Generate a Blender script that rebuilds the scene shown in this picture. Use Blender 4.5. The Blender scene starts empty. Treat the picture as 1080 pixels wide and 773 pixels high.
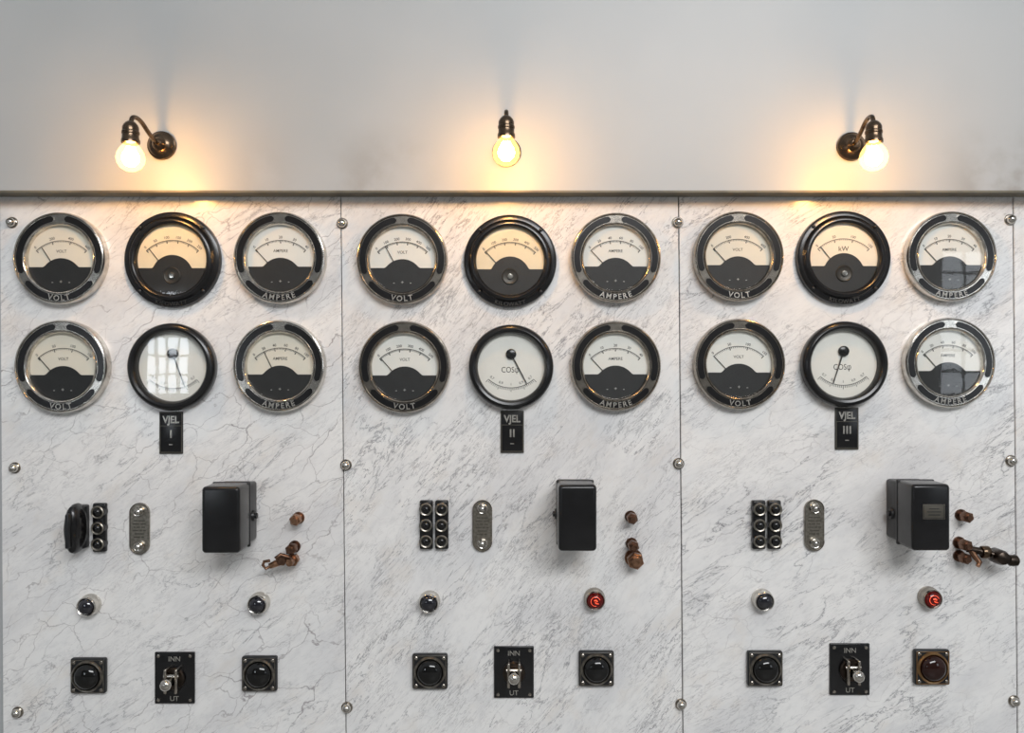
import bpy, bmesh, math
from math import sin, cos, pi, radians, sqrt
from mathutils import Vector, Matrix

scene = bpy.context.scene
COL = scene.collection
try:
    scene.view_settings.view_transform = 'Standard'
except Exception:
    pass
S = 0.0025; D = 2.2; CH = 1.6
U = S*0.985
def P(px, py, out=0.0):
    """world x,z of a measured point standing `out` metres proud of the marble"""
    k = (D-out)/D
    return ((px-540)*S*k, CH-(py-386.5)*S*k)

# ------------------------------------------------------------------ materials
def newmat(name):
    m = bpy.data.materials.new(name); m.use_nodes = True
    nt = m.node_tree; b = nt.nodes['Principled BSDF']
    return m, nt, b
def N(nt, t, **kw):
    n = nt.nodes.new(t)
    for k, v in kw.items(): setattr(n, k, v)
    return n
def mat(name, c, metal=0.0, rough=0.4, var=0.12, vscale=40, bump=0.0, c2=None, coat=0.0, emis=None, es=0):
    m, nt, b = newmat(name); L = nt.links
    tc = N(nt, 'ShaderNodeTexCoord'); no = N(nt, 'ShaderNodeTexNoise')
    no.inputs['Scale'].default_value = vscale; no.inputs['Detail'].default_value = 5
    L.new(tc.outputs['Object'], no.inputs['Vector'])
    r = N(nt, 'ShaderNodeValToRGB')
    r.color_ramp.elements[0].position = 0.35; r.color_ramp.elements[1].position = 0.65
    if c2 is None: c2 = tuple(x*(1-var) for x in c)
    r.color_ramp.elements[0].color = (*c2, 1); r.color_ramp.elements[1].color = (*c, 1)
    L.new(no.outputs['Fac'], r.inputs['Fac']); L.new(r.outputs['Color'], b.inputs['Base Color'])
    b.inputs['Metallic'].default_value = metal; b.inputs['Roughness'].default_value = rough
    b.inputs['Coat Weight'].default_value = coat
    if bump:
        bp = N(nt, 'ShaderNodeBump'); bp.inputs['Strength'].default_value = bump; bp.inputs['Distance'].default_value = 0.002
        L.new(no.outputs['Fac'], bp.inputs['Height']); L.new(bp.outputs['Normal'], b.inputs['Normal'])
    if emis:
        b.inputs['Emission Color'].default_value = (*emis, 1); b.inputs['Emission Strength'].default_value = es
    return m

def math_(nt, op, a, b=None, clamp=False):
    n = N(nt, 'ShaderNodeMath', operation=op); n.use_clamp = clamp
    for i, v in enumerate((a, b)):
        if v is None: continue
        if isinstance(v, (int, float)): n.inputs[i].default_value = v
        else: nt.links.new(v, n.inputs[i])
    return n.outputs[0]
def maprange(nt, v, a, b, c, d):
    n = N(nt, 'ShaderNodeMapRange'); n.interpolation_type = 'SMOOTHSTEP'
    nt.links.new(v, n.inputs[0])
    for i, x in enumerate((a, b, c, d)): n.inputs[i+1].default_value = x
    return n.outputs[0]
def mixc(nt, f, a, b):
    n = N(nt, 'ShaderNodeMix', data_type='RGBA')
    if isinstance(f, (int, float)): n.inputs[0].default_value = f
    else: nt.links.new(f, n.inputs[0])
    for i, v in ((6, a), (7, b)):
        if isinstance(v, tuple): n.inputs[i].default_value = (*v, 1)
        else: nt.links.new(v, n.inputs[i])
    return n.outputs[2]
def noise(nt, vec, scale, detail=6, rough=0.6, dist=0.0):
    n = N(nt, 'ShaderNodeTexNoise'); nt.links.new(vec, n.inputs['Vector'])
    n.inputs['Scale'].default_value = scale; n.inputs['Detail'].default_value = detail
    n.inputs['Roughness'].default_value = rough; n.inputs['Distortion'].default_value = dist
    return n.outputs['Fac']

def marble(name, ang, seed, streak, net, big):
    m, nt, b = newmat(name); L = nt.links
    tc = N(nt, 'ShaderNodeTexCoord')
    a = radians(ang)
    def dot(v):
        n = N(nt, 'ShaderNodeVectorMath', operation='DOT_PRODUCT'); L.new(tc.outputs['Object'], n.inputs[0]); n.inputs[1].default_value = v
        return n.outputs['Value']
    u = dot((cos(a), 0, sin(a))); v = dot((-sin(a), 0, cos(a)))
    def comb(su, sv, off):
        c = N(nt, 'ShaderNodeCombineXYZ')
        L.new(math_(nt, 'MULTIPLY', u, su), c.inputs[0]); L.new(math_(nt, 'MULTIPLY', v, sv), c.inputs[1]); c.inputs[2].default_value = off+seed
        return c.outputs[0]
    iso = comb(1, 1, 0)
    base = mixc(nt, maprange(nt, noise(nt, comb(1, 2.0, 3), 3.4, 6), 0.42, 0.68, 0, 1), (0.82, 0.81, 0.795), (0.715, 0.71, 0.71))
    # fine mottling
    base = mixc(nt, math_(nt, 'MULTIPLY', maprange(nt, noise(nt, comb(1, 2.2, 2), 26, 6, 0.7), 0.46, 0.70, 0, 1), 0.34), base, (0.56, 0.555, 0.56))
    # faint warm staining
    base = mixc(nt, math_(nt, 'MULTIPLY', maprange(nt, noise(nt, comb(1, 1.4, 41), 7, 5), 0.52, 0.75, 0, 1), 0.35), base, (0.69, 0.62, 0.54))
    def ridge(vec, scale, width, detail=8, dist=0.4, rough=0.62):
        f = noise(nt, vec, scale, detail, rough, dist)
        d = math_(nt, 'ABSOLUTE', math_(nt, 'SUBTRACT', f, 0.5))
        return maprange(nt, d, 0, width, 1, 0)
    # soft grey bands hugging the main veins
    m1 = maprange(nt, noise(nt, comb(1, 1, 11), 4.0, 3), 0.45, 0.61, 0, 1)
    rb = math_(nt, 'MULTIPLY', ridge(comb(1, 3.4, 5), 4.2, 0.04), m1)
    base = mixc(nt, math_(nt, 'MULTIPLY', rb, big*0.28, True), base, (0.45, 0.45, 0.465))
    r1 = math_(nt, 'MULTIPLY', ridge(comb(1, 3.4, 5), 4.2, 0.0085), m1)
    base = mixc(nt, math_(nt, 'MULTIPLY', r1, big, True), base, (0.20, 0.20, 0.215))
    m2 = maprange(nt, noise(nt, comb(1, 1.5, 19), 6.0, 3), 0.44, 0.60, 0, 1)
    r2 = math_(nt, 'MULTIPLY', ridge(comb(1, 5.0, 8), 9.0, 0.014), m2)
    base = mixc(nt, math_(nt, 'MULTIPLY', r2, streak, True), base, (0.27, 0.265, 0.28))
    m4 = maprange(nt, noise(nt, comb(1, 1.2, 53), 5.0, 3), 0.43, 0.58, 0, 1)
    r4 = math_(nt, 'MULTIPLY', ridge(comb(1, 5.5, 61), 16.0, 0.022), m4)
    base = mixc(nt, math_(nt, 'MULTIPLY', r4, streak*0.7, True), base, (0.36, 0.35, 0.35))
    # thin crackle network
    def crackle(sc, off, w, s_):
        dn = N(nt, 'ShaderNodeTexNoise'); L.new(iso, dn.inputs['Vector']); dn.inputs['Scale'].default_value = 6; dn.inputs['Detail'].default_value = 7
        add = N(nt, 'ShaderNodeVectorMath', operation='MULTIPLY_ADD'); L.new(dn.outputs['Color'], add.inputs[0]); add.inputs[1].default_value = (0.28, 0.28, 0); L.new(comb(0.7, 1.8, off), add.inputs[2])
        vo = N(nt, 'ShaderNodeTexVoronoi', feature='DISTANCE_TO_EDGE', voronoi_dimensions='2D'); L.new(add.outputs[0], vo.inputs['Vector']); vo.inputs['Scale'].default_value = sc
        vv = maprange(nt, vo.outputs['Distance'], 0, w, 1, 0)
        m3 = maprange(nt, noise(nt, comb(1, 1, 31+off), 5.0, 4), 0.42, 0.60, 0, 1)
        return mixc(nt, math_(nt, 'MULTIPLY', math_(nt, 'MULTIPLY', vv, m3), s_, True), base, (0.31, 0.285, 0.29))
    base = crackle(4.5, 0, 0.013, net)
    base = crackle(10.5, 9, 0.024, net*0.7)
    L.new(base, b.inputs['Base Color'])
    b.inputs['Roughness'].default_value = 0.18
    return m

M = {}
M['marble'] = [marble('marble_network', 35, 1.3, 0.4, 0.9, 0.7), marble('marble_streaked', 50, 7.7, 1.0, 0.2, 0.8),
               marble('marble_veined', 32, 14.1, 0.6, 0.4, 0.9), marble('marble_side', 40, 21, 0.6, 0.4, 0.6)]
M['black'] = mat('black_enamel', (0.008, 0.008, 0.009), 0, 0.24, 0.4)
M['blackmatte'] = mat('black_bakelite', (0.011, 0.012, 0.014), 0, 0.36, 0.4, 60, 0.15)
M['shield'] = mat('black_dial_shield', (0.010, 0.011, 0.012), 0, 0.55, 0.3)
M['nickel'] = mat('nickel_plating', (0.68, 0.65, 0.60), 1, 0.19, 0.3, 60)
M['nickelwarm'] = mat('worn_nickel_plating', (0.45, 0.41, 0.36), 1, 0.22, 0.4, 60)
M['bronze'] = mat('dark_bronze', (0.15, 0.105, 0.07), 1, 0.25, 0.4, 50)
M['darkmetal'] = mat('blackened_metal', (0.07, 0.055, 0.045), 1, 0.3, 0.4, 60)
M['copper'] = mat('aged_copper', (0.42, 0.235, 0.145), 1, 0.33, 0.5, 90, 0.15)
M['copperdark'] = mat('oxidised_copper', (0.22, 0.125, 0.085), 1, 0.36, 0.5, 90, 0.15)
M['brassplate'] = mat('aged_brass_plate', (0.38, 0.35, 0.30), 1, 0.33, 0.4, 150, 0.1)
M['cream'] = mat('cream_dial_paper', (0.78, 0.73, 0.62), 0, 0.6, 0.06, 20)
M['yellow'] = mat('yellowed_dial_paper', (0.80, 0.71, 0.52), 0, 0.6, 0.08, 20)
M['white'] = mat('white_dial_paper', (0.80, 0.79, 0.74), 0, 0.6, 0.05, 20)
M['ink'] = mat('dial_ink', (0.045, 0.042, 0.038), 0, 0.6, 0.1)
M['letter'] = mat('polished_letter_metal', (0.50, 0.48, 0.44), 0.7, 0.33, 0.3, 90)
M['letterdim'] = mat('dull_letter_metal', (0.13, 0.12, 0.10), 0.7, 0.4, 0.1)
M['letterfaint'] = mat('blackened_letter_metal', (0.05, 0.047, 0.042), 0.6, 0.4, 0.1)
M['whitemark'] = mat('white_marking_paint', (0.4, 0.4, 0.38), 0, 0.5, 0.1)
M['jewel'] = mat('dark_jewel_glass', (0.010, 0.010, 0.016), 0, 0.03, 0.2, coat=1)
M['jewelred'] = mat('red_jewel_glass', (0.06, 0.002, 0.002), 0, 0.04, 0.2, emis=(1, 0.02, 0.01), es=0.035)
M['redglow'] = mat('glowing_neon', (0.6, 0.08, 0.04), 0, 0.4, 0.1, emis=(1, 0.09, 0.03), es=1.0)
M['brassy'] = mat('tarnished_brass', (0.42, 0.25, 0.12), 1, 0.3, 0.3)
M['amber'] = mat('dark_amber_glass', (0.022, 0.005, 0.003), 0, 0.06, 0.3)
M['button'] = mat('polished_black_button', (0.006, 0.006, 0.006), 0, 0.06, 0.3)
M['steelrim'] = mat('worn_steel_edging', (0.22, 0.20, 0.17), 0.9, 0.35, 0.5, 90)

def glassmat():
    m = bpy.data.materials.new('gauge_glass'); m.use_nodes = True; nt = m.node_tree; nt.nodes.clear(); L = nt.links
    o = N(nt, 'ShaderNodeOutputMaterial'); mx = N(nt, 'ShaderNodeMixShader'); t = N(nt, 'ShaderNodeBsdfTransparent'); g = N(nt, 'ShaderNodeBsdfGlossy')
    lw = N(nt, 'ShaderNodeLayerWeight'); lw.inputs['Blend'].default_value = 0.5
    f = math_(nt, 'ADD', math_(nt, 'MULTIPLY', math_(nt, 'POWER', lw.outputs['Facing'], 5.0), 0.9), 0.055, True)
    tc = N(nt, 'ShaderNodeTexCoord'); bp = N(nt, 'ShaderNodeBump'); bp.inputs['Strength'].default_value = 0.22; bp.inputs['Distance'].default_value = 0.0006
    no = noise(nt, tc.outputs['Object'], 16, 1); L.new(no, bp.inputs['Height']); L.new(bp.outputs[0], g.inputs['Normal'])
    t.inputs[0].default_value = (0.98, 0.985, 0.98, 1); g.inputs['Roughness'].default_value = 0.03
    L.new(f, mx.inputs[0]); L.new(t.outputs[0], mx.inputs[1]); L.new(g.outputs[0], mx.inputs[2]); L.new(mx.outputs[0], o.inputs[0])
    return m
M['glass'] = glassmat()
def bulbmat():
    m = bpy.data.materials.new('bulb_glass'); m.use_nodes = True; nt = m.node_tree; nt.nodes.clear(); L = nt.links
    o = N(nt, 'ShaderNodeOutputMaterial'); mx = N(nt, 'ShaderNodeMixShader'); ad = N(nt, 'ShaderNodeAddShader')
    t = N(nt, 'ShaderNodeBsdfTransparent'); g = N(nt, 'ShaderNodeBsdfGlossy'); e = N(nt, 'ShaderNodeEmission')
    tc = N(nt, 'ShaderNodeTexCoord'); no = noise(nt, tc.outputs['Object'], 30, 2)
    s_ = math_(nt, 'ADD', math_(nt, 'MULTIPLY', no, 0.4), 0.85); L.new(s_, e.inputs[1])
    e.inputs[0].default_value = (1, 0.62, 0.16, 1); g.inputs['Roughness'].default_value = 0.03
    mx.inputs[0].default_value = 0.06
    L.new(t.outputs[0], mx.inputs[1]); L.new(g.outputs[0], mx.inputs[2]); L.new(mx.outputs[0], ad.inputs[0]); L.new(e.outputs[0], ad.inputs[1]); L.new(ad.outputs[0], o.inputs[0])
    return m
M['bulb'] = bulbmat()
M['filament'] = mat('glowing_filament', (1, 0.9, 0.7), 0, 0.5, 0.05, emis=(1, 0.50, 0.14), es=195)

# ------------------------------------------------------------------ mesh builder (local units: measured pixels, scaled by U)
class B:
    def __init__(s): s.v = []; s.f = []
    def add(s, vs, fs):
        o = len(s.v); s.v += [tuple(x) for x in vs]; s.f += [tuple(i+o for i in f) for f in fs]; return s
    def lathe(s, prof, seg=48, axis='y', c=(0, 0, 0), sx=1.0, rot=0.0):
        vs = []; fs = []; n = len(prof)
        for i in range(seg):
            a = 2*pi*i/seg+rot
            for r, h in prof:
                if axis == 'y': vs.append((c[0]+r*cos(a)*sx, c[1]-h, c[2]+r*sin(a)))
                elif axis == 'z': vs.append((c[0]+r*cos(a), c[1]+r*sin(a), c[2]+h))
                else: vs.append((c[0]+h, c[1]+r*cos(a), c[2]+r*sin(a)))
        for i in range(seg):
            j = (i+1) % seg
            for k in range(n-1): fs.append((i*n+k, j*n+k, j*n+k+1, i*n+k+1))
        return s.add(vs, fs)
    def box(s, w, h, d, c=(0, 0, 0), bev=1.0, seg=3):
        """w x, h z, d outwards from c.y"""
        bm = bmesh.new(); bmesh.ops.create_cube(bm, size=1)
        for v in bm.verts: v.co = Vector((v.co.x*w, v.co.y*d, v.co.z*h))
        if bev: bmesh.ops.bevel(bm, geom=bm.edges[:], offset=bev, segments=seg, profile=0.5, affect='EDGES')
        bm.verts.index_update()
        vs = [(v.co.x+c[0], v.co.y-d/2+c[1], v.co.z+c[2]) for v in bm.verts]
        fs = [[v.index for v in f.verts] for f in bm.faces]; bm.free()
        return s.add(vs, fs)
    def poly(s, pts, h0, h1):
        """outline (x,z) extruded from depth h0 to h1 outwards"""
        n = len(pts)
        vs = [(x, -h0, z) for x, z in pts]+[(x, -h1, z) for x, z in pts]
        fs = [tuple(range(n, 2*n))]+[(i, (i+1) % n, n+(i+1) % n, n+i) for i in range(n)]
        return s.add(vs, fs)
    def strip(s, a, b, h0, h1):
        """ribbon between two matching point rows"""
        n = len(a)
        vs = [(x, -h1, z) for x, z in a]+[(x, -h1, z) for x, z in b]+[(x, -h0, z) for x, z in a]+[(x, -h0, z) for x, z in b]
        fs = []
        for i in range(n-1):
            fs += [(i, i+1, n+i+1, n+i), (i, i+1, 2*n+i+1, 2*n+i), (n+i, n+i+1, 3*n+i+1, 3*n+i)]
        fs += [(0, n, 3*n, 2*n), (n-1, 2*n-1, 4*n-1, 3*n-1)]
        return s.add(vs, fs)
    def tube(s, pts, r, seg=14, cap=True):
        pts = [Vector(p) for p in pts]; n = len(pts)
        rs = r if isinstance(r, (list, tuple)) else [r]*n
        vs = []; fs = []; up = None
        for i, p in enumerate(pts):
            t = (pts[min(i+1, n-1)]-pts[max(i-1, 0)]).normalized()
            if up is None:
                up = Vector((0, 0, 1)) if abs(t.z) < 0.9 else Vector((1, 0, 0))
            up = (up-t*up.dot(t)).normalized(); q = t.cross(up)
            for k in range(seg):
                a = 2*pi*k/seg; vs.append(p+(up*cos(a)+q*sin(a))*rs[i])
        for i in range(n-1):
            for k in range(seg):
                l = (k+1) % seg; fs.append((i*seg+k, i*seg+l, (i+1)*seg+l, (i+1)*seg+k))
        if cap: fs += [tuple(range(seg)), tuple(range((n-1)*seg, n*seg))]
        return s.add(vs, fs)
    def text(s, body, size, x=0, z=0, h=0, th=0.0, rot=0.0, bold=0.0, sx=1.0):
        vs, fs = glyph(body, bold)
        c, si = cos(rot), sin(rot)
        out = []
        for (gx, gy) in vs:
            X = gx*size*sx; Z = gy*size
            out.append((x+X*c-Z*si, -h, z+X*si+Z*c))
        return s.add(out, fs)
    def mesh(s, name, u=None, sharp=35):
        u = U if u is None else u
        me = bpy.data.meshes.new(name)
        me.from_pydata([(a*u, b*u, c*u) for a, b, c in s.v], [], s.f); me.update()
        bm = bmesh.new(); bm.from_mesh(me); bmesh.ops.remove_doubles(bm, verts=bm.verts, dist=0.00002)
        bmesh.ops.recalc_face_normals(bm, faces=bm.faces); bm.to_mesh(me); bm.free()
        for p in me.polygons: p.use_smooth = True
        me.set_sharp_from_angle(angle=radians(sharp))
        return me
_g = {}
def glyph(body, bold):
    key = (body, bold)
    if key in _g: return _g[key]
    cu = bpy.data.curves.new('t', 'FONT'); cu.body = body; cu.size = 1; cu.align_x = 'CENTER'; cu.offset = bold; cu.resolution_u = 3
    ob = bpy.data.objects.new('t', cu); COL.objects.link(ob)
    dg = bpy.context.evaluated_depsgraph_get(); dg.update()
    me = bpy.data.meshes.new_from_object(ob.evaluated_get(dg))
    vs = [(v.co.x, v.co.y-0.34) for v in me.vertices]
    fs = [tuple(p.vertices) for p in me.polygons]
    bpy.data.objects.remove(ob); bpy.data.curves.remove(cu); bpy.data.meshes.remove(me)
    _g[key] = (vs, fs); return _g[key]

cache = {}
def cm(key, fn, sharp=35):
    if key not in cache:
        cache[key] = fn().mesh(key, sharp=sharp)
    return cache[key]
def part(name, me, material, parent, loc=(0, 0, 0), rot=(0, 0, 0), label=None):
    if material is not None and not me.materials: me.materials.append(material)
    ob = bpy.data.objects.new(name, me); COL.objects.link(ob)
    if material is not None and me.materials[0] != material:
        ob.material_slots[0].link = 'OBJECT'; ob.material_slots[0].material = material
    ob.parent = parent; ob.location = loc; ob.rotation_euler = rot
    if label: ob['label'] = label
    return ob
def thing(name, label, category, px, py, out=0.0, base=0.0, group=None, scale=1.0):
    e = bpy.data.objects.new(name, None); COL.objects.link(e); e.empty_display_size = 0.03
    x, z = P(px, py, out); e.location = (x, base, z); e.scale = (scale,)*3
    e['label'] = label; e['category'] = category
    if group: e['group'] = group
    return e
def structure(name, me, material):
    me.materials.append(material)
    o = bpy.data.objects.new(name, me); COL.objects.link(o); o['kind'] = 'structure'; o['label'] = name.replace('_', ' '); return o
def wbox(name, x0, x1, y0, y1, z0, z1):
    b = B().box(x1-x0, z1-z0, y1-y0, bev=0)
    me = b.mesh(name, u=1.0)
    me.transform(Matrix.Translation(((x0+x1)/2, (y1), (z0+z1)/2)))
    return me

# ------------------------------------------------------------------ setting
def wallmat():
    m, nt, b = newmat('painted_plaster'); L = nt.links
    tc = N(nt, 'ShaderNodeTexCoord'); o = tc.outputs['Object']
    base = mixc(nt, maprange(nt, noise(nt, o, 1.4, 3), 0.35, 0.7, 0, 1), (0.43, 0.44, 0.44), (0.39, 0.405, 0.41))
    # soot smudges just above the ledge
    sep = N(nt, 'ShaderNodeSeparateXYZ'); L.new(o, sep.inputs[0])
    low = maprange(nt, sep.outputs[2], CH+0.46, CH+0.65, 1, 0)
    x = sep.outputs[0]
    def bump_(cx, w):
        d = math_(nt, 'ABSOLUTE', math_(nt, 'SUBTRACT', x, cx)); return maprange(nt, d, 0, w, 1, 0)
    spots = math_(nt, 'ADD', math_(nt, 'ADD', math_(nt, 'MULTIPLY', bump_(-0.33, 0.20), 0.55), bump_(1.32, 0.27)), math_(nt, 'MULTIPLY', bump_(-0.64, 0.12), 0.22))
    sm = math_(nt, 'MULTIPLY', math_(nt, 'MULTIPLY', low, spots), maprange(nt, noise(nt, o, 8, 4, 0.55, 0.0), 0.30, 0.66, 0, 1))
    base = mixc(nt, math_(nt, 'MULTIPLY', sm, 0.8, True), base, (0.19, 0.145, 0.10))
    L.new(base, b.inputs['Base Color']); b.inputs['Roughness'].default_value = 0.42
    bp = N(nt, 'ShaderNodeBump'); bp.inputs['Strength'].default_value = 0.2; bp.inputs['Distance'].default_value = 0.004
    L.new(noise(nt, o, 5, 3), bp.inputs['Height']); L.new(bp.outputs[0], b.inputs['Normal'])
    return m
WM = wallmat()
WF = 0.055   # how far the upper wall stands proud of the marble
zedge = P(540, 201, WF)[1]
structure('wall_back', wbox('wall_back', -4, 4, 0.022, 0.2, 0, zedge+0.1), WM)
structure('wall_upper', wbox('wall_upper', -4, 4, -WF, 0.0215, zedge, 3.6), WM)
structure('trim_1', wbox('trim_1', -4, 4, -WF-0.003, -0.0005, zedge-0.005, zedge-0.0002), mat('ledge_olive_shade', (0.17, 0.155, 0.11), 0, 0.5, 0.5, 12))  # ledge strip coloured dark olive to paint in the shade under the wall
structure('floor', wbox('floor', -6, 6, -6.2, 0.2, -0.1, 0), mat('grey_terrazzo', (0.34, 0.33, 0.31), 0, 0.4, 0.4, 50))
BACK = -6.0
wall_dark = mat('far_wall_paint', (0.30, 0.30, 0.29), 0, 0.7, 0.1, 2)
def panewin(i, x0, x1, z0, z1, nx, nz, es):
    g = wbox('window_%d' % i, x0, x1, BACK+0.01, BACK+0.03, z0, z1)
    em = mat('daylight_pane', (0.8, 0.85, 0.9), 0, 0.3, 0.1, 2, emis=(0.86, 0.93, 1.0), es=es)
    structure('window_%d' % i, g, em)
    b = B(); t = 0.035
    for k in range(nx+1):
        X = x0+(x1-x0)*k/nx; b.box(t, z1-z0+t, 0.05, ((X), BACK+0.085, (z0+z1)/2), bev=0)
    for k in range(nz+1):
        Z = z0+(z1-z0)*k/nz; b.box(x1-x0+t, t, 0.045, ((x0+x1)/2, BACK+0.083, Z), bev=0)
    structure('trim_%d' % (i+1), b.mesh('mullions', u=1.0), mat('grey_window_frame', (0.22, 0.23, 0.23), 0, 0.5))
structure('wall_front', wbox('wall_front', -6, 6, BACK-0.1, BACK, 0, 4.6), wall_dark)
panewin(1, -3.75, -3.0, 1.15, 2.1, 4, 3, 9.5)
panewin(2, 4.1, 5.5, 1.2, 2.75, 4, 5, 3.0)

# marble slabs
def slab(px_tl, px_tr, px_br, px_bl, material, label):
    top = 198; bot = 812
    pts = [P(px_bl, bot), P(px_br, bot), P(px_tr, top), P(px_tl, top)]
    cx = sum(p[0] for p in pts)/4; cz = sum(p[1] for p in pts)/4
    bm = bmesh.new()
    f = [bm.verts.new((x-cx, 0, z-cz)) for x, z in pts]; k = [bm.verts.new((x-cx, 0.0215, z-cz)) for x, z in pts]
    bm.faces.new(f); bm.faces.new(k[::-1])
    for i in range(4): bm.faces.new((f[i], k[i], k[(i+1) % 4], f[(i+1) % 4]))
    bmesh.ops.recalc_face_normals(bm, faces=bm.faces)
    bmesh.ops.bevel(bm, geom=bm.edges[:], offset=0.0012, segments=2, affect='EDGES')
    me = bpy.data.meshes.new('marble_panel'); bm.to_mesh(me); bm.free(); me.materials.append(material)
    o = bpy.data.objects.new('marble_panel', me); COL.objects.link(o); o.location = (cx, 0, cz)
    o['label'] = label; o['category'] = 'marble panel'; o['group'] = 'marble switchboard panels'
slab(-0.3, 358.8, 364.8, 3.5, M['marble'][0], 'white marble slab with thin grey crackle veins behind dials')
slab(359.8, 715.0, 720.0, 365.8, M['marble'][1], 'white marble slab with diagonal grey streaks behind dials')
slab(716.2, 1067.8, 1073.0, 721.2, M['marble'][2], 'white marble slab with grey diagonal veins behind dials')
slab(1069.0, 1420, 1424, 1074.2, M['marble'][3], 'narrowly seen white marble slab at the end of the switchboard')

# ------------------------------------------------------------------ dials
def curved(word, r, size, h, bold=0.02, spread=1.0):
    b = B(); w = {'M': 0.82, 'V': 0.66, 'O': 0.76, 'A': 0.68, 'L': 0.56, 'T': 0.6, 'P': 0.62, 'E': 0.58, 'R': 0.64, 'K': 0.64, 'I': 0.3, 'W': 0.92}
    tot = sum(w[c]*size*spread for c in word); s = -tot/2
    for c in word:
        m = s+w[c]*size*spread/2; a = m/r
        b.text(c, size, r*sin(a), -r*cos(a), h, rot=a, bold=bold); s += w[c]*size*spread
    return b
def disc(r, h): return B().lathe([(0, h), (r, h), (r, h-0.6)], 64)
def arc_in(r0, r1, a0, a1, h0, h1, n=40):
    cap = (r1-r0)/2; rm = (r0+r1)/2; A = []; C = []
    da = cap/rm
    for i in range(n+1):
        t = a0+(a1-a0)*i/n
        d = min(t-a0, a1-t); w = cap*sqrt(max(0, 1-max(0, 1-d/da)**2)) if d < da else cap
        w = max(w, cap*0.25)
        A.append(((rm+w)*cos(t), (rm+w)*sin(t))); C.append(((rm-w)*cos(t), (rm-w)*sin(t)))
    return B().strip(A, C, h0, h1)
def shield(R, flat, cz, dr, h):
    n = 90; A = []; C = []; k = 2.5
    for i in range(n+1):
        x = -R+2*R*i/n; e = sqrt(max(0, R*R-x*x))
        c = cz+sqrt(max(0, dr*dr-x*x))
        d = max(0, k-abs(c-flat))/k
        t = max(c, flat)+d*d*k*0.25
        t = max(-e, min(t, e)); A.append((x, t)); C.append((x, -e))
    return B().strip(A, C, h-1, h)
SCALES = {'a': (['0', '100', '200', '300', '400', '500'], 50), 'b': (['0', '50', '100', '150'], 30), 'c': (['0', '20', '40', '60', '80', '100'], 40),
          'd': (['0', '200', '400', '600'], 36), 'e': (['0', '10', '20', '30', '40'], 40), 'f': (['0', '50', '100', '150', '200', '250'], 50)}
def scale_marks(kind, word, sc='a', h=5.15):
    b = B()
    if kind in 'AB':
        pz = -20; R = 39.5; span = 43; nums, n = SCALES[sc]
        if kind == 'B': R = 41
        A = []; C = []
        for i in range(41):
            a = radians(-span+2*span*i/40); A.append((sin(a)*R, pz+cos(a)*R)); C.append((sin(a)*(R-0.6), pz+cos(a)*(R-0.6)))
        b.strip(A, C, h-0.05, h)
        step = n//(len(nums)-1)
        for i in range(n+1):
            a = radians(-span+2*span*i/n); big = i % step == 0; l = 3.6 if big else 2.1; w = 0.5 if big else 0.26
            p = Vector((sin(a), cos(a))); q = Vector((cos(a), -sin(a)))*w; o = Vector((0, pz))
            a1 = o+p*R; a2 = o+p*(R-l)
            b.strip([tuple(a1-q), tuple(a1+q)], [tuple(a2-q), tuple(a2+q)], h-0.05, h)
        for i, t in enumerate(nums):
            f = i/(len(nums)-1); a = radians(-span+2+2*(span-2)*f); r = R+3.0
            b.text(t, 4.0, sin(a)*r, pz+cos(a)*r, h, rot=-a, bold=0.01)
        if word: b.text(word, 4.4 if word != 'kW' else 7.5, 0, 8.0 if kind == 'A' else 10, h, bold=0.006)
    else:
        pz = 14; R = 37; span = 42
        A = []; C = []
        for i in range(41):
            a = radians(-span+2*span*i/40); A.append((sin(a)*R, pz-cos(a)*R)); C.append((sin(a)*(R-0.6), pz-cos(a)*(R-0.6)))
        b.strip(A, C, h-0.05, h)
        for i in range(29):
            a = radians(-span+2*span*i/28); l = 4.0 if i % 7 == 0 else 2.4; w = 0.3
            p = Vector((sin(a), -cos(a))); q = Vector((cos(a), sin(a)))*w; o = Vector((0, pz))
            a1 = o+p*R; a2 = o+p*(R+l)
            b.strip([tuple(a1-q), tuple(a1+q)], [tuple(a2-q), tuple(a2+q)], h-0.05, h)
        for i, t in enumerate(['0,7', '0,9', '1', '0,9', '0,7']):
            a = radians(-span+3+2*(span-3)*i/4); r = R-4.2
            b.text(t, 3.8, sin(a)*r, pz-cos(a)*r, h, rot=a, bold=0.004)
        if word:
            b.text(word, 8.8, -1, -3.0, h, bold=0.0, sx=0.82)
    return b
def needle(L, L2, w=0.7):
    return B().strip([(-w, -L2), (-w*0.6, L)], [(w, -L2), (w*0.6, L)], -0.2, 0.2)

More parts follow.
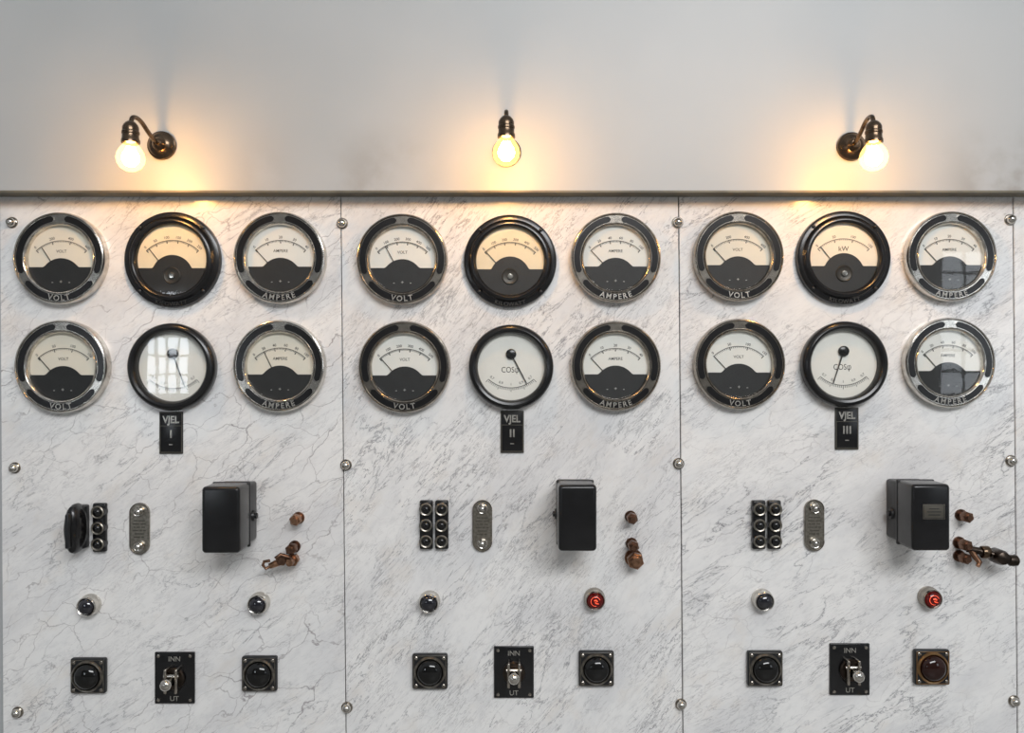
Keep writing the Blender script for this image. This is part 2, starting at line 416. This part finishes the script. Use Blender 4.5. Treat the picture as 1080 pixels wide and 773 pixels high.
def rated_gauge(px, py, R, word, dial, ang, bez, sc='a', text_mat='letter', lab=''):
    g = thing('panel_meter', lab, 'gauge', px, py, 0.03, group='round panel meters on marble', scale=R/49)
    part('bezel', cm('bezel_slotted', lambda: B().lathe([(48.6, -0.2), (49.0, 7.5), (48.6, 10), (47.8, 11.6), (47.0, 12), (46.4, 11.3), (46.1, 10), (38.2, 10), (37.9, 11.2), (37.2, 12), (36.3, 11.4), (35.4, 9.5), (35, 8), (35, 3)], 96)), M[bez], g)
    for a0, a1 in ((98, 202), (-22, 82), (215, 325)):
        part('slot_inlay', cm('slot%d' % a0, lambda: arc_in(38.9, 45.4, radians(a0), radians(a1), 9.8, 10.4)), M['black'], g, label='black recessed slot in bezel')
        part('slot_rim', cm('slotrim%d' % a0, lambda: arc_in(38.5, 45.8, radians(a0-1), radians(a1+1), 9.8, 10.2)), M[bez], g)
    part('lettering', cm('ring_'+word, lambda: curved(word, 42.1, 8.2 if word == 'VOLT' else 7.8, 10.8, 0.015, 1.16)), M[text_mat], g, label='raised metal word '+word)
    part('dial', cm('dial35', lambda: disc(36, 5)), M[dial], g)
    part('scale_markings', cm('scaleA'+word+sc, lambda: scale_marks('A', word, sc)), M['ink'], g)
    part('dial_shield', cm('shieldA', lambda: shield(35.2, -9, -21.5, 22, 6.2)), M['shield'], g, label='black lower cover of the dial')
    part('adjuster_mark', cm('adjA', lambda: B().text('+', 6, 0, -24.5, 6.35).text('-', 7, -9, -24.5, 6.35).text('-', 7, 9, -24.5, 6.35)), M['whitemark'], g)
    part('needle', cm('needleA', lambda: needle(39, 4, 0.6)), M['ink'], g, loc=(0, -5.7*U, -20*U), rot=(0, radians(ang), 0))
    part('glass', cm('glass35', lambda: B().lathe([(0, 8.6), (35.3, 8.2)], 64)), M['glass'], g)
    return g
def power_gauge(px, py, R, word, dial, ang, lab, sc='f'):
    g = thing('panel_meter', lab, 'gauge', px, py, 0.03, group='round panel meters on marble', scale=R/51)
    part('bezel', cm('bezel_flange', lambda: B().lathe([(51, -0.2), (51, 5), (50.4, 6.8), (49, 7.6), (45.5, 8), (44.6, 8.8), (43.6, 10.6), (42.2, 11.6), (40.2, 11.8), (38.8, 11), (37.4, 9.2), (37, 7), (37, 3)], 96)), M['black'], g)
    for a in (45, 135, 225, 315):
        part('screw', cm('flange_screw', lambda: B().lathe([(2.0, 7), (2.0, 8.6), (1.2, 9.3), (0, 9.5)], 20)), M['blackmatte'], g, loc=(47.6*U*cos(radians(a)), 0, 47.6*U*sin(radians(a))))
    part('lettering', cm('ring_KILO', lambda: curved('KILOWATT', 47.4, 6.2, 8.3, 0.01, 1.1)), M['letterfaint'], g, label='blackened raised lettering on flange')
    part('dial', cm('dial37', lambda: disc(38, 5)), M[dial], g)
    part('scale_markings', cm('scaleB'+word+sc, lambda: scale_marks('B', word, sc)), M['ink'], g)
    part('dial_shield', cm('shieldB', lambda: shield(37.2, -9, -17, 22, 6.2)), M['shield'], g, label='black lower cover of the dial')
    part('hub', cm('hubB', lambda: B().lathe([(9, 6), (9, 6.8), (8.2, 7.4), (7.6, 7.0), (3.4, 7.0), (3.2, 8), (2.4, 8.3), (0, 8.3)], 40)), M['letterfaint'], g, loc=(0, 0, -17*U))
    part('hub_screw', cm('hubscrew', lambda: B().lathe([(2.8, 8), (2.8, 8.5), (0, 8.7)], 20)), M['nickel'], g, loc=(0, 0, -17*U))
    part('needle', cm('needleB', lambda: needle(40.5, 4, 0.6)), M['ink'], g, loc=(0, -5.7*U, -20*U), rot=(0, radians(ang), 0))
    part('glass', cm('glass37', lambda: B().lathe([(0, 10), (37.3, 9.2)], 64)), M['glass'], g)
    return g
def phase_gauge(px, py, R, word, ang, lab):
    g = thing('panel_meter', lab, 'gauge', px, py, 0.035, group='round panel meters on marble', scale=R/46)
    part('bezel', cm('bezel_plain', lambda: B().lathe([(45, -0.2), (45.6, 5), (46, 9), (45.3, 12), (43.4, 14.2), (41, 15), (38.6, 14.2), (37, 12), (36.2, 9.5), (36, 3)], 96)), M['black'], g)
    part('dial', cm('dial36', lambda: disc(37, 5)), M['white'], g)
    part('scale_markings', cm('scaleC'+word, lambda: scale_marks('C', word)), M['ink'], g)
    part('needle', cm('needleC', lambda: needle(36, 3, 0.85)), M['ink'], g, loc=(0, -6.4*U, 14*U), rot=(0, radians(180-ang), 0))
    part('hub', cm('hubC', lambda: B().lathe([(5.6, 5), (5.6, 7.5), (4.6, 8.2), (0, 8.4)], 32)), M['black'], g, loc=(0, 0, 14*U))
    part('glass', cm('glass36', lambda: B().lathe([(0, 10.5), (36.3, 9.8)], 64)), M['glass'], g)
    return g
nick = 'round %s meter with slotted nickel bezel and %s dial on marble'
for px, py, R, w, d, a, bz, sc in [
    (61, 272, 49, 'VOLT', 'cream', -33, 'nickel', 'd'), (294, 271.5, 49, 'AMPERE', 'white', -42, 'nickel', 'e'),
    (63, 386.5, 49.5, 'VOLT', 'cream', -41, 'nickel', 'b'), (293.5, 386, 49, 'AMPERE', 'cream', -26, 'nickel', 'c'),
    (423.5, 273, 48.5, 'VOLT', 'white', -28, 'nickelwarm', 'a'), (650, 271.5, 48, 'AMPERE', 'white', -43, 'nickelwarm', 'c'),
    (426, 387, 49, 'VOLT', 'white', -41, 'nickelwarm', 'a'), (650, 386, 48, 'AMPERE', 'white', -43, 'nickelwarm', 'e'),
    (780, 270, 48, 'VOLT', 'cream', -42, 'nickelwarm', 'd'), (1005, 270, 48, 'AMPERE', 'white', -43, 'nickel', 'e'),
    (781, 384, 48.5, 'VOLT', 'white', -43, 'nickelwarm', 'b'), (1003.5, 382.5, 48, 'AMPERE', 'white', -41, 'nickel', 'c')]:
    rated_gauge(px, py, R, w, d, a, bz, sc, lab=nick % (w, {'cream': 'cream', 'white': 'white'}[d]))
power_gauge(179, 273, 51, '', 'yellow', -38, 'round power meter with wide black flange and yellowed dial')
power_gauge(538, 274.5, 49.5, '', 'yellow', -41, 'round power meter with wide black flange and yellowed dial', 'a')
power_gauge(892.5, 271, 50, 'kW', 'cream', -38, 'round kW meter with black flange and cream dial', 'b')
phase_gauge(179, 387, 46.5, '', 20, 'round meter with plain black ring and glass mirroring a window')
phase_gauge(539, 387, 45, 'COS\u03c6', 28, 'round COS\u03c6 meter with plain black ring and white dial')
phase_gauge(893, 384, 45.5, 'COS\u03c6', -18, 'round COS\u03c6 meter with plain black ring and white dial')

# ------------------------------------------------------------------ wall bolts
for px, py in [(10, 234), (360, 235), (715.5, 234), (1068, 231), (13, 494), (364, 491), (716.5, 489.5), (1069, 486.5), (16, 753), (365, 748), (719, 744.5), (1072, 741)]:
    e = thing('cap_bolt', 'polished domed cap bolt holding the marble slab', 'bolt', px, py, 0.012, group='cap bolts on marble slabs')
    part('washer', cm('washer', lambda: B().lathe([(0, 1.2), (5.8, 1.2), (6.2, 0.6), (6.2, -0.2)], 32)), M['nickelwarm'], e)
    part('cap', cm('cap', lambda: B().lathe([(4.6, 1), (4.7, 3.2), (4.0, 5.6), (2.2, 7.1), (0, 7.5)], 32)), M['nickel'], e)

# ------------------------------------------------------------------ name plates
def rectframe(w, h, t, z, d):
    b = B()
    for x in (-1, 1): b.strip([(x*w/2-t/2, z-h/2), (x*w/2-t/2, z+h/2)], [(x*w/2+t/2, z-h/2), (x*w/2+t/2, z+h/2)], d-0.1, d)
    for s in (-1, 1): b.strip([(-w/2, z+s*h/2-t/2), (w/2, z+s*h/2-t/2)], [(-w/2, z+s*h/2+t/2), (w/2, z+s*h/2+t/2)], d-0.1, d)
    return b
for px, py, num in [(180.3, 456.5, 'I'), (540.2, 455.5, 'II'), (893.3, 452, 'III')]:
    e = thing('name_plate', 'small black plate reading VJEL %s under a dial' % num, 'sign', px, py, 0.004, group='name plates below dials')
    part('plate', cm('npl', lambda: B().box(25, 45, 2.6, (0, 0.8, 0), bev=0.5)), M['black'], e)
    part('border', cm('nplb', lambda: (lambda b: b.add(rectframe(22.6, 28, 0.5, -6.5, 1.95).v, rectframe(22.6, 28, 0.5, -6.5, 1.95).f))(rectframe(23.4, 43.4, 0.6, 0, 1.95))), M['letterdim'], e)
    def lt(num=num):
        b = B().text('VJEL', 10.6, 0, 14.2, 2.0, bold=0.03, sx=0.88)
        n = len(num)
        for i in range(n):
            x = (i-(n-1)/2)*3.4
            b.strip([(x-0.85, -5.5), (x-0.85, 3)], [(x+0.85, -5.5), (x+0.85, 3)], 1.9, 2.0)
        b.strip([(-2, -13), (2, -13)], [(-2, -12), (2, -12)], 1.9, 2.0)
        return b
    part('lettering', cm('npt'+num, lt), M['letter'], e, label='silver VJEL lettering')

# ------------------------------------------------------------------ terminal blocks
def terminal_block(px, py):
    e = thing('terminal_block', 'black terminal block with three round caps in metal rings', 'electrical terminal', px, py, 0.025, group='terminal blocks on marble')
    part('body', cm('tb', lambda: B().box(14, 52, 6, (0, 0.2, 0), bev=1.6).lathe([(7.2, 0), (7.2, 8), (6.4, 8.8), (0, 8.8)], 30, c=(0, 0, 17)).lathe([(7.2, 0), (7.2, 8), (6.4, 8.8), (0, 8.8)], 30).lathe([(7.2, 0), (7.2, 8), (6.4, 8.8), (0, 8.8)], 30, c=(0, 0, -17))), M['black'], e)
    for z in (17, 0, -17):
        part('metal_ring', cm('tr', lambda: B().lathe([(6.8, 8.3), (6.8, 9.6), (6.0, 10.2), (4.9, 9.8), (4.8, 8.6)], 28)), M['brassplate'], e, loc=(0, 0, z*U))
        part('terminal_cap', cm('tc', lambda: B().lathe([(4.7, 8.5), (4.6, 10.4), (3.6, 12), (2, 12.8), (0, 13)], 28)), M['button'], e, loc=(0, 0, z*U))
for px, py in [(102, 557.5), (449, 554.5), (465.5, 554.5), (802, 554.5), (818.5, 554.5)]:
    terminal_block(px, py)
e = thing('plug_knob', 'black oval bakelite plug with gripping ridge beside terminal block', 'electrical plug', 88.5, 554, 0, group=None)
part('base', cm('pk0', lambda: B().box(13, 46, 12, (0, 0.2, 0), bev=2)), M['blackmatte'], e)
part('cover', cm('pk1', lambda: B().lathe([(0, 6), (20, 6), (24.5, 8), (26, 12), (26, 20), (24, 25), (19, 28), (8, 29.5), (0, 30)], 56, sx=0.34)), M['black'], e)
part('grip', cm('pk2', lambda: B().box(4.5, 36, 8, (0, -27, 0), bev=1.8)), M['blackmatte'], e)

# ------------------------------------------------------------------ small brass plates
def stadium(w, h, d, z0):
    pts = []; r = w/2
    for i in range(17): a = pi*i/16; pts.append((r*cos(a), h/2-r+r*sin(a)))
    for i in range(17): a = pi+pi*i/16; pts.append((r*cos(a), -h/2+r+r*sin(a)))
    return B().poly(pts, z0, d)
for px, py in [(147, 557.5), (508.7, 554.5), (859, 554)]:
    e = thing('rating_plate', 'oblong aged brass plate with two round screws and engraving', 'metal plate', px, py, 0.006, group='oblong brass plates on marble')
    part('plate', cm('st', lambda: stadium(21, 55, 2.6, -0.2)), M['brassplate'], e)
    part('rim', cm('str', lambda: (lambda o, i: B().strip(o, i, 2.4, 3.2))(
        [p for p in [((10.5)*cos(2*pi*k/64), (17 if sin(2*pi*k/64) >= 0 else -17)+10.5*sin(2*pi*k/64)) for k in range(65)]],
        [p for p in [((9.5)*cos(2*pi*k/64), (17 if sin(2*pi*k/64) >= 0 else -17)+9.5*sin(2*pi*k/64)) for k in range(65)]])), M['nickelwarm'], e)
    for z in (18.5, -18.5):
        part('screw', cm('stscrew', lambda: B().lathe([(5.8, 2), (5.8, 4.5), (5, 5.6), (4.2, 5.2), (3.6, 5.2), (3, 8), (1.6, 9.2), (0, 9.5)], 28)), M['nickel'], e, loc=(0, 0, z*U))
    def eng():
        b = B()
        for z, segs in ((8.5, ((-6, -2), (-1, 6))), (5, ((-7, 0), (1.5, 7))), (1.5, ((-6, -4), (-3, 1), (2, 6))), (-2, ((-7, -1), (0, 3), (4, 7))), (-5.5, ((-5, 5),)), (-9, ((-6, 1), (2, 5)))):
            for a, c in segs: b.strip([(a, z-0.7), (c, z-0.7)], [(a, z+0.7), (c, z+0.7)], 2.6, 2.7)
        return b
    part('engraving', cm('eng', eng), M['letterdim'], e)

# ------------------------------------------------------------------ relay boxes
for px, py, lab, plate in [(253.5, 537.5, 'black bakelite relay box with rounded edges and side lugs', False),
                           (604.5, 535.5, 'black bakelite relay box with rounded edges and side lugs', False),
                           (952, 535, 'black bakelite relay box with small rating label on cover', True)]:
    e = thing('relay_box', lab, 'electrical box', px, py, 0, group='black relay boxes on marble')
    part('body', cm('rb0', lambda: B().box(36, 62, 28, (0, 0.2, 0), bev=3, seg=4)), M['blackmatte'], e)
    part('lid_rim', cm('rbr', lambda: B().box(39.0, 67.4, 4, (0, -25.5, 0), bev=1.4, seg=3)), M['blackmatte'], e)
    part('cover', cm('rb1', lambda: B().box(38.2, 66.6, 35, (0, -27, 0), bev=4, seg=6)), M['black'], e)
    for s in (-1, 1):
        part('lug', cm('lug%d' % s, lambda: B().lathe([(0, s*15), (6, s*15), (6, s*19), (5, s*20.5), (3, s*20.5), (3, s*22.5), (0, s*23)], 28, axis='x', c=(0, -14, -4))), M['blackmatte'], e)
    if plate:
        part('rating_label', cm('rl', lambda: B().box(22, 15, 0.6, (2, -62, 6), bev=0.2)), M['letterdim'], e, label='grey metal rating label')
        def rlt():
            b = rectframe(20, 13, 0.4, 6, 62.75); b.v = [(x+2, y, z) for x, y, z in b.v]
            for z, x0, x1 in ((9.0, -3, 7), (6, -5, 9), (3, -4, 8)): b.strip([(x0, z-0.4), (x1, z-0.4)], [(x0, z+0.4), (x1, z+0.4)], 62.6, 62.8)
            return b
        part('label_print', cm('rlt', rlt), M['blackmatte'], e)

# ------------------------------------------------------------------ copper studs
def stud(px, py, L, r, m, lab='short copper stud with hexagonal nut on marble', nut=True):
    e = thing('copper_stud', lab, 'stud', px, py, 0, group='copper studs on marble')
    part('rod', cm('rod%s%s' % (L, r), lambda: B().lathe([(r*0.62, -0.2), (r*0.62, L-1), (r*0.5, L), (0, L)], 24).lathe([(0, 2), (r*1.05, 2), (r*1.05, -0.2)], 24)), M[m], e)
    part('nut', cm('nut%s%s' % (L, r), lambda: B().lathe([(r*0.5, L*0.45), (r, L*0.45), (r, L*0.8), (r*0.85, L*0.86), (r*0.5, L*0.86)], 6)), M[m], e, rot=(0, 0.3, 0))
    return e
stud(315, 546, 20, 6.2, 'copper'); stud(665, 544.5, 20, 6, 'copperdark', 'dark oxidised stud with nut on marble'); stud(1013, 543, 20, 6, 'copperdark')
stud(311, 576, 22, 6, 'copperdark'); stud(666, 573, 22, 6, 'copperdark', 'dark oxidised stud with nut on marble'); stud(1011, 572, 22, 6.2, 'copperdark')
stud(668, 588, 22, 9, 'copper', 'large copper stud with hexagonal nut'); stud(1011, 586, 20, 6, 'copperdark')
e = thing('cable_clamp', 'aged copper clamp with bent wire ends', 'cable clamp', 312, 588, 0)
part('stud', cm('cc0', lambda: B().lathe([(3.6, -0.2), (3.6, 26), (0, 26.5)], 20).lathe([(3, 8), (6.5, 8), (6.5, 14), (3, 14)], 6)), M['copper'], e)
part('clamp_bar', cm('cc1', lambda: B().tube([(2, -18, 0), (-6, -19, 2.5), (-14, -20, -1), (-22, -22, -4)], [3.4, 4.0, 3.8, 3.0])), M['copper'], e)
part('clamp_nut', cm('cc2', lambda: B().lathe([(0, 16), (5.6, 16), (5.6, 24), (4.6, 25), (0, 25)], 6, c=(-9, 0, 2))), M['copperdark'], e)
part('wire', cm('cc3', lambda: B().tube([(-20, -22, -3.5), (-25, -24, -6), (-28, -25, -2), (-26, -27, 2), (-20, -27, 3)], 1.6)), M['copper'], e)
part('wire', cm('cc4', lambda: B().tube([(0, -19, 1), (-2, -24, 6), (-9, -26, 9), (-14, -27, 5)], 2.2)), M['copperdark'], e)

e = thing('tap_handle', 'dark metal connector arm with rounded knob beside studs', 'connector', 1016, 577, 0)
part('arm', cm('th1', lambda: B().tube([(-3, -12, 1), (6, -18, 0), (16, -22, -2), (26, -25, -5), (34, -27, -7)], [3.6, 3.8, 3.6, 3.6, 3.4])), M['darkmetal'], e)
part('collar', cm('th2', lambda: B().lathe([(3, -4), (6.0, -4), (6.6, -3), (6.6, 3), (6.0, 4), (3, 4)], 24, axis='x', c=(12, -20, -1))), M['bronze'], e)
part('barrel', cm('th3', lambda: B().lathe([(0, 12), (6.6, 12), (7.8, 14), (7.8, 28), (6.4, 32), (3, 33.6), (0, 34)], 28, c=(25, 0, -5))), M['darkmetal'], e)
part('knob', cm('th4', lambda: B().lathe([(0, -6), (3.5, -6), (5.6, -4), (6, 0), (5.6, 3.5), (3.5, 5.4), (0, 6)], 24, axis='x', c=(37, -27, -8))), M['darkmetal'], e)
part('spur', cm('th5', lambda: B().tube([(0, -14, 0), (2, -20, -6), (4, -24, -11), (1, -26, -14)], [3.0, 3.2, 2.8, 2.2])), M['copper'], e)

# ------------------------------------------------------------------ indicator lamps
for px, py, on in [(90, 640.5, 0), (270.5, 638.5, 0), (452, 637, 0), (628, 634, 1), (807, 635, 0), (984.5, 632.5, 1)]:
    e = thing('indicator_lamp', ('lit red indicator lamp with chrome bezel' if on else 'unlit dark indicator lamp with chrome bezel'), 'indicator light', px, py, 0.03, group='indicator lamps on marble')
    part('bezel', cm('ib', lambda: B().lathe([(11.4, -0.2), (11.4, 3), (10.8, 4.6), (10.6, 5), (10.6, 10), (10.1, 11.6), (9.4, 12.2), (8.6, 11.6), (8.3, 10)], 40)), M['nickelwarm' if on else 'nickel'], e)
    part('lens', cm('il', lambda: B().lathe([(8.5, 10.5), (8.0, 12.2), (6.4, 13.8), (3.5, 15), (0, 15.4)], 36)), M['jewelred' if on else 'jewel'], e)
    if on:
        def glow():
            b = B()
            b.tube([(4.8*cos(radians(t)), -14.1, 4.8*sin(radians(t))) for t in range(20, 300, 20)], 0.5, 8)
            b.tube([(-1.6, -15.3, 1.2), (0.4, -15.6, 1.8), (1.8, -15.3, 0.4)], 0.8, 8)
            b.tube([(-0.6, -15.4, -0.6), (0.8, -15.3, -1.8), (3.2, -14.6, -2.2)], 0.6, 8)
            return b
        part('glow_element', cm('ig', glow), M['redglow'], e, label='dim red glowing element')

# ------------------------------------------------------------------ push buttons
for px, py, m in [(90.5, 714.5, 0), (272, 712.5, 0), (453, 710, 0), (629.5, 707, 0), (808.5, 707, 0), (985.5, 705.5, 1)]:
    e = thing('push_button', 'square %s plate with round button and corner screws' % ('tarnished brass-edged' if m else 'black metal'), 'push button', px, py, 0.025, group='square push buttons on marble')
    part('plate', cm('pb0', lambda: B().box(37.5, 37.5, 7, (0, 0.2, 0), bev=2.2, seg=3)), M['blackmatte'], e)
    part('rim', cm('pb1', lambda: rectframe(34, 34, 0.9, 0, 7.1)), M['brassy' if m else 'steelrim'], e)
    part('collar', cm('pb2', lambda: B().lathe([(17, 6.5), (16.6, 8.4), (15.4, 9.6), (14.6, 9.4), (14, 8)], 48)), M['brassy' if m else 'steelrim'], e)
    part('button', cm('pb3', lambda: B().lathe([(14, 7), (13.4, 9.5), (11.6, 12.2), (8, 14.2), (3.5, 15.2), (0, 15.4)], 48)), M['amber' if m else 'button'], e)
    for x in (-1, 1):
        for z in (-1, 1):
            part('screw', cm('pbs', lambda: B().lathe([(1.9, 6.5), (1.9, 7.6), (1.0, 8.1), (0, 8.2)], 16)), M['nickelwarm'], e, loc=(x*14.6*U, 0, z*14.6*U))

# ------------------------------------------------------------------ toggle switches
for px, py, tilt in [(183.5, 715.5, 0.10), (542, 709.5, 0.18), (897, 706.5, 0.10)]:
    e = thing('toggle_switch', 'black INN/UT switch plate with nickel toggle lever', 'switch', px, py, 0.01, group='toggle switches on marble')
    part('plate', cm('ts0', lambda: B().box(42.5, 55, 3, (0, 0.2, 0), bev=0.9)), M['black'], e)
    part('lettering', cm('ts1', lambda: B().text('INN', 7.4, 0, 20.5, 3.1, bold=0.008)), M['letter'], e, label='silver word INN')
    part('lettering', cm('ts1b', lambda: B().text('UT', 7.4, 0, -21.8, 3.1, bold=0.008)), M['letter'], e, label='silver word UT')
    part('boss', cm('ts2', lambda: B().lathe([(12, 2.5), (12, 6), (10.8, 7.4), (6.5, 7.6), (6, 6)], 36)), M['darkmetal'], e)
    for x in (-1, 1):
        part('bracket', cm('tsb', lambda: B().box(3.0, 26, 12, (0, -2.5, 0), bev=1.2)), M['nickelwarm'], e, loc=(x*5.6*U, 0, 0))
    part('lever', cm('ts3', lambda: B().tube([(0, -4, 0), (0, -16, 0), (0, -22, 0)], [3.2, 2.9, 3.8]).lathe([(0, 20), (3.6, 20.6), (5.4, 22.5), (6.0, 25), (5.4, 27.6), (3.4, 29.4), (0, 30)], 28)), M['nickel'], e, rot=(-tilt*0.3, 0, 0), loc=(0, 0, 0))
    part('pivot_pin', cm('ts4', lambda: B().lathe([(0, -8), (1.8, -8), (1.8, 8), (0, 8)], 16, axis='x', c=(0, -11, 5))), M['nickel'], e)
    for x in (-1, 1):
        for z in (-1, 1):
            part('screw', cm('tss', lambda: B().lathe([(1.7, 2.6), (1.7, 3.6), (0, 4.1)], 16)), M['nickelwarm'], e, loc=(x*17*U, 0, z*23.5*U))

# ------------------------------------------------------------------ wall lamps (metres)
def bez(pts, n=8):
    out = []; P_ = [Vector(p) for p in pts]; P_ = [P_[0]*2-P_[1]]+P_+[P_[-1]*2-P_[-2]]
    for i in range(1, len(P_)-2):
        for k in range(n):
            t = k/n; a, b, c, d = P_[i-1:i+3]
            out.append(0.5*((2*b)+(c-a)*t+(2*a-5*b+4*c-d)*t*t+(3*b-a-3*c+d)*t**3))
    out.append(P_[-2]); return out
def wall_lamp(px, py, yaw, lift=0.0):
    e = thing('wall_lamp', 'bronze gooseneck wall lamp with lit bare bulb', 'lamp', px, py, WF, base=-WF, group='gooseneck wall lamps above the marble')
    def mk(key, fn):
        if key not in cache:
            b = fn(); cache[key] = b.mesh(key, u=1.0)
        return cache[key]
    part('rosette', mk('wl0', lambda: B().lathe([(0.036, -0.0005), (0.037, 0.004), (0.0355, 0.010), (0.032, 0.012), (0.030, 0.015), (0.025, 0.020), (0.018, 0.023), (0.014, 0.030), (0.010, 0.034), (0, 0.035)], 56)), M['bronze'], e)
    ry = (0, 0, yaw); L3 = (0, 0, lift)
    a = lift
    part('arm', mk('wl1%s' % lift, lambda: B().tube(bez([(0, -0.028, 0), (0, -0.055, 0.003+a*0.3), (0, -0.088, 0.013+a*0.7), (0, -0.120, 0.025+a), (0, -0.148, 0.028+a), (0, -0.170, 0.022+a), (0, -0.180, 0.006+a)]), 0.0055)), M['bronze'], e, rot=ry)
    part('socket', mk('wl2', lambda: B().lathe([(0, 0.010), (0.008, 0.010), (0.012, 0.007), (0.016, 0.002), (0.0185, -0.004), (0.0185, -0.012), (0.020, -0.014), (0.020, -0.019), (0.0185, -0.021), (0.019, -0.030), (0.021, -0.034), (0.021, -0.041), (0.017, -0.043), (0, -0.043)], 40, axis='z', c=(0, -0.18, 0))), M['bronze'], e, rot=ry, loc=L3)
    part('bulb', mk('wl4', lambda: B().lathe([(0.014, 0.038), (0.018, 0.030), (0.0245, 0.022), (0.030, 0.012), (0.0325, 0), (0.0305, -0.012), (0.0235, -0.023), (0.012, -0.030), (0, -0.0325)], 40, axis='z', c=(0, -0.18, -0.076))), M['bulb'], e, rot=ry, loc=L3, label='glowing clear glass bulb')
    part('filament', mk('wl5', lambda: B().lathe([(0, 0.024), (0.010, 0.021), (0.0175, 0.010), (0.020, 0), (0.0175, -0.010), (0.010, -0.018), (0, -0.020)], 24, axis='z', c=(0, -0.18, -0.076))), M['filament'], e, rot=ry, loc=L3)
wall_lamp(171.5, 154, 0.0)
wall_lamp(534.5, 161, 0.0, 0.030)
wall_lamp(897, 155, -0.10, 0.004)

# ------------------------------------------------------------------ light
w = bpy.data.worlds.new('World'); scene.world = w; w.use_nodes = True
nt = w.node_tree; bg = nt.nodes['Background']
tc = N(nt, 'ShaderNodeTexCoord'); sp = N(nt, 'ShaderNodeSeparateXYZ'); nt.links.new(tc.outputs['Generated'], sp.inputs[0])
rp = N(nt, 'ShaderNodeValToRGB'); nt.links.new(math_(nt, 'ADD', math_(nt, 'MULTIPLY', sp.outputs[2], 0.5), 0.5), rp.inputs[0])
rp.color_ramp.elements[0].color = (0.10, 0.10, 0.10, 1); rp.color_ramp.elements[1].color = (0.60, 0.625, 0.65, 1)
el = rp.color_ramp.elements.new(0.5); el.color = (0.43, 0.443, 0.455, 1)
nt.links.new(rp.outputs[0], bg.inputs[0]); bg.inputs[1].default_value = 0.76
def area(name, loc, target, sx, sy, e, c):
    l = bpy.data.lights.new(name, 'AREA'); l.shape = 'RECTANGLE'; l.size = sx; l.size_y = sy; l.energy = e; l.color = c
    o = bpy.data.objects.new(name, l); COL.objects.link(o); o.location = loc
    o.rotation_euler = (Vector(target)-Vector(loc)).to_track_quat('-Z', 'Y').to_euler()
area('skylight', (1.4, -5.2, 4.3), (0, 0, 0.8), 4.0, 1.4, 250, (0.97, 0.985, 1.0))

cam = bpy.data.cameras.new('Camera'); co = bpy.data.objects.new('Camera', cam); COL.objects.link(co)
co.location = (0, -D, CH); co.rotation_euler = (pi/2, 0, 0)
cam.sensor_width = 36; cam.lens = 36*D/(1080*S); cam.clip_start = 0.05
scene.camera = co
